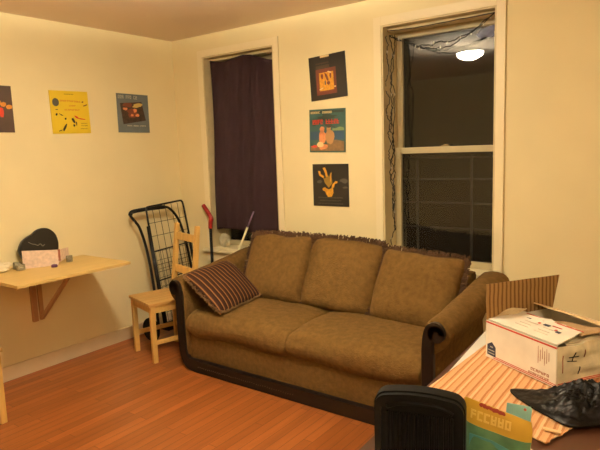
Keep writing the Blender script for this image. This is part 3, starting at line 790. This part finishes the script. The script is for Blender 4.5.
# striped mat
MATM = stripes('orange_cream_stripes', [(0, rgb(214, 166, 120)), (.22, rgb(186, 122, 74)), (.36, rgb(210, 154, 104)), (.5, rgb(226, 186, 140)), (.68, rgb(196, 134, 84)), (.82, rgb(214, 162, 112))], 0, .046, bump=.5, bscale=220, noise_amt=.12)
def matbm():
    bm = N(); n = 34; A = Vector((3.192, -1.822)); B = Vector((3.597, -1.985)); C = Vector((3.76, -1.5)); D = Vector((3.232, -1.22)); V = {}
    rn = random.Random(3)
    for i in range(n+1):
        for j in range(n+1):
            s, t = i/n, j/n; p = A.lerp(B, s).lerp(D.lerp(C, s), t)
            z = ZD+.0055+.0015*math.sin(s*9)+.002*noise.noise(Vector((p.x*9, p.y*9, 0)))
            if i == n: p.x += rn.uniform(-.004, .004)
            if j == 0: p.y += rn.uniform(-.002, .002)
            V[i, j, 1] = bm.verts.new((p.x, p.y, z+.002)); V[i, j, 0] = bm.verts.new((p.x, p.y, z-.001))
    for i in range(n):
        for j in range(n):
            for k in (0, 1): bm.faces.new([V[i, j, k], V[i+1, j, k], V[i+1, j+1, k], V[i, j+1, k]])
        for j in (0, n): bm.faces.new((V[i, j, 0], V[i+1, j, 0], V[i+1, j, 1], V[i, j, 1]))
    for j in range(n):
        for i in (0, n): bm.faces.new((V[i, j, 0], V[i, j+1, 0], V[i, j+1, 1], V[i, j, 1]))
    return bm
o = obj('striped_mat', matbm(), MATM, smooth=True, ang=40); tag(o, 'orange and cream striped woven mat on the brown table', 'mat')
bm = N(); box(bm, 3.575, 3.622, -1.925, -1.913, ZD+.012, ZD+.017, .001, None)
tag(obj('wooden_stick', bm, plain('pale_stick', 230, 190, 136)), 'short pale wooden stick on the frayed corner of the striped mat', 'stick')
bm = N(); prism(bm, [(3.50, -1.985), (3.64, -2.06), (3.7, -2.2), (3.52, -2.2)], ZD-.0015, ZD+.001, 'xy')
tag(obj('paper_sheet', bm, plain('white_paper', 236, 220, 200)), 'white paper on the brown table between the seed pouch and the mat corner', 'paper')
bm = N(); prism(bm, [(3.135, -2.32), (3.3, -2.25), (3.3, -2.42), (3.14, -2.42)], ZD-.0015, ZD+.001, 'xy')
tag(obj('paper_sheet', bm, plain('cream_paper', 236, 206, 166)), 'cream paper poking out beside the foot of the black ribbed case', 'paper')

# ------------------------------------------------------------ shipping box
BX = thing('shipping_box', 'battered white shipping box with red lines and open flaps on the striped mat', 'box')
o0 = Vector((3.27, -1.449, 0)); ux = (Vector((3.55, -1.617, 0))-o0).normalized(); uy = Vector((-ux.y, ux.x, 0))
BX.matrix_basis = Matrix.Translation((3.27, -1.452, ZD+.0115)) @ Matrix((ux, uy, Vector((0, 0, 1)))).transposed().to_4x4()
bw, bd, bh = .326, .33, .140
WHT = mat('white_cardboard', rgb(236, 226, 208), .65, var=.06, scale=14, bump=.15, bscale=14)
WHD = mat('scuffed_white_cardboard', rgb(222, 206, 174), .7, var=.16, scale=18, bump=.3, bscale=12)
KRA = mat('kraft_cardboard', rgb(170, 138, 98), .8, var=.06, scale=20)
REDI = plain('box_red_ink', 196, 58, 40); NAVY = plain('box_navy_ink', 36, 42, 66); BRI = plain('box_brown_ink', 166, 92, 62)
def sheet(name, m, P00, P10, P11, P01, th=.004, n=10, wob=.002, seed=0, bend=0, jag=0):
    """corrugated panel through four corner points, slightly warped"""
    bm = N(); a, b, c, d = map(Vector, (P00, P10, P11, P01)); nn = (b-a).cross(d-a).normalized(); V = {}; rn = random.Random(seed)
    for i in range(n+1):
        for j in range(n+1):
            s, t = i/n, j/n; p = a.lerp(b, s).lerp(d.lerp(c, s), t)
            if jag and j == n: p += (d-a).normalized()*rn.uniform(-jag, jag)
            q = wob*noise.noise(Vector((s*3, t*3, seed)))*min(1, 4*min(s, t, 1-s+.2)) + bend*t*t
            V[i, j, 0] = bm.verts.new(p+nn*q); V[i, j, 1] = bm.verts.new(p+nn*(q+th))
    for i in range(n):
        for j in range(n):
            for k in (0, 1): bm.faces.new([V[i, j, k], V[i+1, j, k], V[i+1, j+1, k], V[i, j+1, k]])
        for j in (0, n): bm.faces.new((V[i, j, 0], V[i+1, j, 0], V[i+1, j, 1], V[i, j, 1]))
    for j in range(n):
        for i in (0, n): bm.faces.new((V[i, j, 0], V[i, j+1, 0], V[i, j+1, 1], V[i, j, 1]))
    return obj(name, bm, m, BX, world=False)
front = sheet('front_panel', WHT, (0, 0, 0), (bw, 0, 0), (bw, 0, bh), (0, 0, bh), wob=.0015)
sheet('left_panel', WHT, (0, bd, 0), (0, 0, 0), (0, 0, bh), (0, bd, bh))
sheet('back_panel', WHT, (bw, bd, 0), (0, bd, 0), (0, bd, bh), (bw, bd, bh))
right = sheet('right_panel', WHD, (bw, 0, 0), (bw, bd, 0), (bw+.012, bd, bh-.008), (bw-.006, 0, bh-.004), wob=.025, seed=5, n=18)
sheet('bottom_panel', KRA, (0, 0, .002), (bw, 0, .002), (bw, bd, .002), (0, bd, .002))
topf = sheet('front_flap', WHT, (.006, .002, bh+.002), (bw-.004, .002, bh+.002), (bw-.035, .15, bh+.012), (.02, .155, bh+.014), wob=.006, seed=3, jag=.006, n=14)
left_f = sheet('left_flap', stripes('kraft_with_brown_lines', [(0, rgb(150, 116, 72)), (.62, rgb(108, 76, 44))], 1, .020, noise_amt=.15), (0, bd, bh), (0, .0, bh), (-.004, .0, bh+.135), (-.004, bd+.035, bh+.128), seed=8, wob=.004)
sheet('back_flap', mat('tan_cardboard', rgb(224, 190, 140), .7, var=.05, scale=12), (0, bd, bh), (bw+.02, bd, bh), (bw+.01, bd-.09, bh+.025), (.0, bd-.10, bh+.035), seed=4, wob=.008)
inn = sheet('inner_flap', KRA, (.12, .17, bh-.004), (bw-.02, .13, bh+.006), (bw-.01, .24, bh+.01), (.13, .24, bh-.01), seed=6, wob=.012)
sheet('right_flap', WHD, (bw-.01, .05, bh-.012), (bw+.005, bd-.02, bh-.006), (bw-.09, bd-.04, bh-.03), (bw-.08, .10, bh-.02), seed=12, wob=.02)
# contents paper
bm = N(); crumple(bm, (.2, .2, .06), .1, .09, .05, 3, 3, .3, .006); obj('packing_paper', bm, plain('packing_paper', 216, 204, 184), BX, world=False)
# printed marks
def fmark(name, m, polys, par=front, y=-.0035):
    bm = N()
    for P in polys: prism(bm, P, y-.001, .0015, 'xz')
    return obj(name, bm, m, par, world=False)
fmark('red_line', REDI, [R_(0, bw, bh-.008, bh-.002)])
fmark('red_line', REDI, [R_(.04, bw, .004, .007), R_(.04, bw, .010, .0125)])
fmark('navy_badge', NAVY, [[(.008, .012), (.052, .010), (.052, .048), (.032, .064), (.008, .050)]])
fmark('badge_print', c_pale, [R_(.014, .046, .030, .033), R_(.014, .046, .019, .022), R_(.024, .038, .043, .047)], y=-.0045)
fmark('brown_print', BRI, [[(a*1, b*1) for a, b in P] for P in lettering(.22, .30, .026, .036, 7, 3)+lettering(.21, .30, .012, .02, 9, 6)]+[R_(.25+k*.009, .2515+k*.009, .06+.01*(k % 3), .12-.01*(k % 2)) for k in range(6)])
def tmark(name, m, polys):
    bm = N()
    for P in polys:
        prism(bm, P, bh+.0145, bh+.0165, 'xy')
    # lay on the slightly rising flap
    for v in bm.verts: v.co.z += -.0075+.01*(v.co.y/.15)
    return obj(name, bm, m, topf, world=False)
LBG = plain('label_grey', 206, 190, 168)
tmark('printed_label', LBG, [R_(.10, .16, .085, .087), R_(.10, .15, .062, .064), R_(.10, .16, .04, .042)])
tmark('printed_label', LBG, [R_(.19, .25, .08, .082), R_(.19, .24, .055, .057), R_(.19, .25, .035, .037)])
for q_ in (R_(.085, .105, .108, .118), R_(.172, .196, .098, .11), R_(.245, .262, .075, .086)): tmark('dark_print', NAVY, [q_])
tmark('red_print', REDI, [R_(.05, .30, .143, .146), R_(.11, .15, .125, .128), R_(.20, .24, .112, .115), R_(.148, .156, .098, .106), R_(.232, .24, .086, .094)])
def rmark(name, m, polys):
    bm = N()
    for P in polys: prism(bm, P, bw-.001, bw+.018, 'yz')
    return obj(name, bm, m, right, world=False)
tape = sheet('crumpled_corner', mat('torn_grey_board', rgb(204, 180, 140), .7, var=.2, scale=16), (-.012, .0, bh-.004), (.03, .10, bh+.012), (.04, .155, bh+.03), (-.022, .09, bh+.022), seed=15, wob=.014)
# prints on the right side follow the warped board: thin decals just outside it
def right_decal(name, m, P):
    bm = N()
    for a, b in P:   # short strokes (y, z) -> (y, z)
        def pt(y, z):
            s = y/bd; t = z/bh; s_, t_ = s, t
            q = .025*noise.noise(Vector((s*3, t*3, 5)))*min(1, 4*min(s, t, 1-s+.2))
            base = Vector((bw, 0, 0)).lerp(Vector((bw, bd, 0)), s).lerp(Vector((bw-.006, 0, bh-.004)).lerp(Vector((bw+.012, bd, bh-.008)), s), t)
            return base+Vector((1, 0, 0))*(q+.005)
        n = 6; tube(bm, [pt(a[0]+(b[0]-a[0])*k/n, a[1]+(b[1]-a[1])*k/n) for k in range(n+1)], .0016, 5)
    return obj(name, bm, m, right, world=False)
right_decal('black_marker', BLKR, [((.045, .10), (.085, .10)), ((.065, .118), (.06, .085)), ((.04, .088), (.08, .082))])
right_decal('black_marker', BLKR, [((.095, .06), (.096, .03))])
right_decal('red_line', REDI, [((.0, .008), (.12, .008)), ((.12, .008), (.32, .006)), ((.0, .014), (.3, .013))])
right_decal('red_line', REDI, [((.2, .122), (.32, .119))])
right_decal('brown_print', BRI, [((.2, .045), (.205, .07)), ((.215, .045), (.22, .075)), ((.23, .045), (.236, .07)), ((.25, .05), (.255, .075))])
for q_ in (((.02, .05), (.022, .11)), ((.11, .12), (.115, .09))): right_decal('brown_print', BRI, [q_])

# ------------------------------------------------------------ black plastic bag
def bag():
    bm = N(); n = 46; V = {}
    out = [(3.43, -1.715), (3.50, -1.79), (3.56, -1.83), (3.635, -1.868), (3.70, -1.82), (3.80, -1.74), (3.90, -1.62), (3.88, -1.45), (3.78, -1.40), (3.69, -1.50), (3.63, -1.59), (3.56, -1.655), (3.50, -1.675)]
    o3 = smooth_path([(a, b, 0) for a, b in out], 14, True); ctr = Vector((3.68, -1.68, 0)); m = len(o3)
    K = 44; rings = []
    for r in range(K+1):
        f = 1-r/K; ring = []
        for i, p in enumerate(o3):
            q = ctr+(p-ctr)*f
            hgt = .044*(1-f**2.2)
            side = min(1, max(0, (q.x-3.47)/.16))
            z = ZD+.012+hgt*side*(1.1) + .004
            cr = noise.noise(Vector((q.x*14, q.y*14, 2)))*.022 + abs(noise.noise(Vector((q.x*26, q.y*26, 7))))*.02+abs(noise.noise(Vector((q.x*55, q.y*50, 3))))*.016+abs(noise.noise(Vector((q.x*110, q.y*110, 3))))*.006
            z += cr*(1-f**4)*(.35+.65*side)
            ring.append(bm.verts.new((q.x, q.y, max(ZD+.0125, z))))
        rings.append(ring)
    for A, B in zip(rings, rings[1:]):
        for k in range(m): bm.faces.new((A[k], A[(k+1) % m], B[(k+1) % m], B[k]))
    low = [bm.verts.new((v.co.x, v.co.y, ZD+.0115)) for v in rings[0]]
    for k in range(m): bm.faces.new((low[k], low[(k+1) % m], rings[0][(k+1) % m], rings[0][k]))
    bm.faces.new(low)
    bmesh.ops.remove_doubles(bm, verts=bm.verts, dist=1e-5)
    return bm
tag(obj('plastic_bag', bag(), mat('black_bin_liner', rgb(10, 8, 7), .4, bump=.3, bscale=40, spec=.13), smooth=True, ang=50), 'crumpled shiny black plastic bag in front of the shipping box', 'plastic bag')

# ------------------------------------------------------------ black ribbed case standing on the table
case = thing('ribbed_case', 'black ribbed plastic case with rounded corners and recessed handle, standing in the foreground', 'case')
zt = .915; L_ = Vector((3.243, -2.283, 0)); R__ = Vector((3.462, -2.220, 0)); cw_ = (R__-L_).length
cx_ = (R__-L_).normalized(); cy_ = Vector((-cx_.y, cx_.x, 0))
case.matrix_basis = Matrix.Translation((L_.x, L_.y, ZD)) @ Matrix((cx_, cy_, Vector((0, 0, 1)))).transposed().to_4x4()
ch_ = zt-ZD
BLP = mat('matte_black_plastic', rgb(11, 10, 9), .5, bump=.06, bscale=80, spec=.1)
def rr_poly(x0, x1, z0, z1, r, arch=0, n=7):
    out = []
    for (cx, cz, a0) in ((x1-r, z0+.006, -90), (x1-r, z1-r, 0), (x0+r, z1-r, 90), (x0+r, z0+.006, 180)):
        rr = r if cz > z0+.01 else .006
        for k in range(n):
            a = math.radians(a0+90*k/(n-1)); out.append([cx+ (rr if rr == r else .006)*math.cos(a)+(0 if rr == r else (r-.006)*(1 if cx > (x0+x1)/2 else -1)), cz+rr*math.sin(a)])
        if a0 == 0:
            for k in range(1, 12):
                t = k/12; out.append([x1-r+(x0-x1+2*r)*t, z1+0])
    for p in out:
        t = (p[0]-x0)/(x1-x0)
        if p[1] > (z0+z1)/2: p[1] += arch*4*t*(1-t)
    return [tuple(p) for p in out]
bm = N(); prism(bm, rr_poly(0, cw_, 0, ch_, .028, .014), 0, .05, 'xz', .006); obj('shell', bm, BLP, case, True, world=False, ang=35)
# raised rim (ring) on the face, leaving a recess under the top for the handle
bm = N(); O = rr_poly(.003, cw_-.003, 0.002, ch_-.004, .026, .014); I = rr_poly(.02, cw_-.02, 0.012, ch_-.022, .018, .010)
Vo = [(bm.verts.new((a, -.009, b)), bm.verts.new((a, .004, b))) for a, b in O]; Vi = [(bm.verts.new((a, -.009, b)), bm.verts.new((a, .004, b))) for a, b in I]
m_ = len(O)
for k in range(m_):
    l = (k+1) % m_
    bm.faces.new((Vo[k][0], Vo[l][0], Vi[l][0], Vi[k][0])); bm.faces.new((Vo[k][0], Vo[k][1], Vo[l][1], Vo[l][0])); bm.faces.new((Vi[k][0], Vi[l][0], Vi[l][1], Vi[k][1]))
obj('rim', bm, BLP, case, True, world=False, ang=30)
bm = N()
k = 0; x = .032
while x < cw_-.03:
    box(bm, x, x+.006, -.006, .002, .012, ch_-.042, .0015); x += .0115
obj('ribs', bm, BLP, case, world=False)
bm = N(); tube(bm, smooth_path([(.035, -.004, ch_-.030), (.07, -.008, ch_-.016), (.12, -.009, ch_-.012), (.17, -.008, ch_-.016), (cw_-.03, -.004, ch_-.032)], 5), .0055, 8); obj('handle', bm, BLP, case, True, world=False)

# ------------------------------------------------------------ seed pouch
po = thing('snack_pouch', 'yellow and green snack pouch standing beside the black ribbed case', 'pouch')
PL = Vector((3.436, -2.150, 0)); PR = Vector((3.602, -2.160, 0)); pw = (PR-PL).length; ax_ = (PR-PL).normalized(); ay_ = Vector((-ax_.y, ax_.x, 0))
po.matrix_basis = Matrix.Translation((PL.x, PL.y, ZD+.003)) @ Matrix((ax_, ay_, Vector((0, 0, 1)))).transposed().to_4x4()
ph = .163
def pouch_bm(z0, z1, off=0, y0=0):
    bm = N(); n, k = 16, 14; V = {}
    for i in range(n+1):
        for j in range(k+1):
            s = i/n; z = z0+(z1-z0)*j/k; t = z/ph
            d = (.024*(1-t**2.5))*(1-(2*s-1)**4)**.6 if t < 1 else 0
            wv = .003*noise.noise(Vector((s*4, t*5, 2)))
            x = s*pw+.002*math.sin(z*60)*(1 if s > .5 else -1)
            zz = z-.022*s*(j/k if z1 >= ph-.001 else t)
            V[i, j, 0] = bm.verts.new((x, y0-d+wv-off-.0007, zz)); V[i, j, 1] = bm.verts.new((x, y0+d+wv+off+.0007, zz))
    for i in range(n):
        for j in range(k):
            for q in (0, 1): bm.faces.new([V[i, j, q], V[i+1, j, q], V[i+1, j+1, q], V[i, j+1, q]])
        for j in (0, k): bm.faces.new((V[i, j, 0], V[i+1, j, 0], V[i+1, j, 1], V[i, j, 1]))
    for j in range(k):
        for i in (0, n): bm.faces.new((V[i, j, 0], V[i, j+1, 0], V[i, j+1, 1], V[i, j, 1]))
    return bm
GRN = mat('green_teal_print', rgb(74, 110, 78), .35, var=.5, scale=12); YEL = mat('golden_foil', rgb(190, 148, 48), .35, var=.1, scale=14)
pbody = obj('pouch_body', pouch_bm(0, ph), YEL, po, True, world=False, ang=40)
lowb = obj('green_lower_print', pouch_bm(.0, .104, .0012), GRN, po, True, world=False, ang=40)
def pstroke(name, m, polys, z_lift=.004):
    bm = N()
    for P in polys:
        f = []
        for a, b in P:
            t = b/ph; s = a/pw; d = .024*(1-min(1, t)**2.5)*max(0, 1-(2*s-1)**4)**.6
            f.append(bm.verts.new((a, -d-.0035, b-.012*s*t)))
        g = [bm.verts.new(v.co+Vector((0, .001, 0))) for v in f]
        bm.faces.new(f); bm.faces.new(g[::-1])
        for i in range(len(f)): bm.faces.new((f[i], g[i], g[(i+1) % len(f)], f[(i+1) % len(f)]))
    return obj(name, bm, m, pbody, world=False)
pstroke('tan_lettering', plain('pouch_tan_ink', 212, 176, 88), lettering(.02, .125, .118, .140, 6, 5))
pstroke('red_torn_edge', plain('pouch_red', 136, 44, 26), [blob(.045+.008*k, .157-.0006*k, .006, .005, 8, k, .3) for k in range(8)])
pstroke('teal_picture', plain('pouch_teal', 70, 128, 132), [[(.02, .01), (.14, .01), (.14, .065), (.08, .08), (.02, .078)]])
bm = N(); tg = [(.09, .10), (.150, .10), (.156, .157), (.152, .163), (.095, .158)]
prism(bm, tg, .034, .0355, 'xz'); obj('teal_back_layer', bm, mat('teal_foil', rgb(140, 190, 190), .3, var=.15, scale=20), po, world=False)
bm = N(); lathe(bm, [(.001, 0), (.0035, 0), (.0035, .001), (.001, .001)], (.140, .033, .153), 12, Matrix.Rotation(PI/2, 4, 'X')); obj('hang_hole', bm, plain('hang_hole', 200, 90, 70), po, world=False)

# ------------------------------------------------------------ fairy lights round the right window
fl = thing('fairy_lights', 'unlit string of fairy lights draped around the right window frame', 'string lights', (2.46, .04, 2.2))
WIR = plain('dark_green_wire', 18, 19, 14, .6)
rn = random.Random(11)
bulbs = []
def wire(pts, wob=.008, n=0):
    P = smooth_path(pts, 6)
    Q = [p+Vector((rn.uniform(-wob, wob), rn.uniform(-wob*.3, wob*.3), rn.uniform(-wob, wob))) for p in P]
    bm = N(); tube(bm, Q, .0034, 5); obj('cable', bm, WIR, fl)
    if n:
        for k in range(n): bulbs.append(Q[int((k+.5)*len(Q)/n)])
def vertical_strand(x, y, z0, z1, amp, sd, n=4):
    m = 14; r_ = random.Random(sd)
    wire([(x+r_.uniform(-amp, amp), y, z1+(z0-z1)*k/m) for k in range(m+1)], .006, n)
vertical_strand(2.118, .075, .76, 2.29, .018, 1, 6)
vertical_strand(2.135, .06, .95, 2.29, .016, 2, 5)
vertical_strand(2.11, .035, 1.45, 2.28, .02, 3, 4)
vertical_strand(2.128, .05, 1.1, 1.9, .02, 6, 2)
vertical_strand(2.833, .045, .72, 2.30, .004, 4, 8)
wire([(2.12, .06, 2.29), (2.20, .075, 2.25), (2.30, .08, 2.205), (2.40, .08, 2.19), (2.46, .08, 2.205), (2.55, .08, 2.20), (2.66, .08, 2.235), (2.76, .07, 2.29), (2.83, .05, 2.325)], .006, 6)
wire([(2.12, .06, 2.28), (2.22, .075, 2.235), (2.32, .08, 2.185), (2.42, .08, 2.17), (2.52, .08, 2.165), (2.60, .08, 2.20), (2.70, .075, 2.245), (2.83, .05, 2.325)], .006, 5)
wire([(2.10, .05, 2.318), (2.3, .06, 2.312), (2.55, .06, 2.318), (2.83, .055, 2.322)], .002, 0)
BUL = plain('clear_bulb', 210, 206, 190, .2)
for b in bulbs:
    bm = N(); tube(bm, [b, b+Vector((rn.uniform(-.008, .008), -.004, rn.choice([-1, 1])*.018))], .0035, 6, rr=[.0042, .002]); obj('bulb', bm, BUL, fl)

# bluish reflection of the room, painted as a flat patch in the top right corner of the right window's upper pane
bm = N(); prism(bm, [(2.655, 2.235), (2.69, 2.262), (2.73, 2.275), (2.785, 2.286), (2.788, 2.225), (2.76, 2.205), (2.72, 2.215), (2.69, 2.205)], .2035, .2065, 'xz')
REFL = mat('blue_purple_reflection', rgb(74, 74, 112), .4, var=.5, scale=18)
tag(obj('reflection_patch', bm, REFL), 'blue purple reflection added as a coloured patch in the top right corner of the right window', 'reflection')
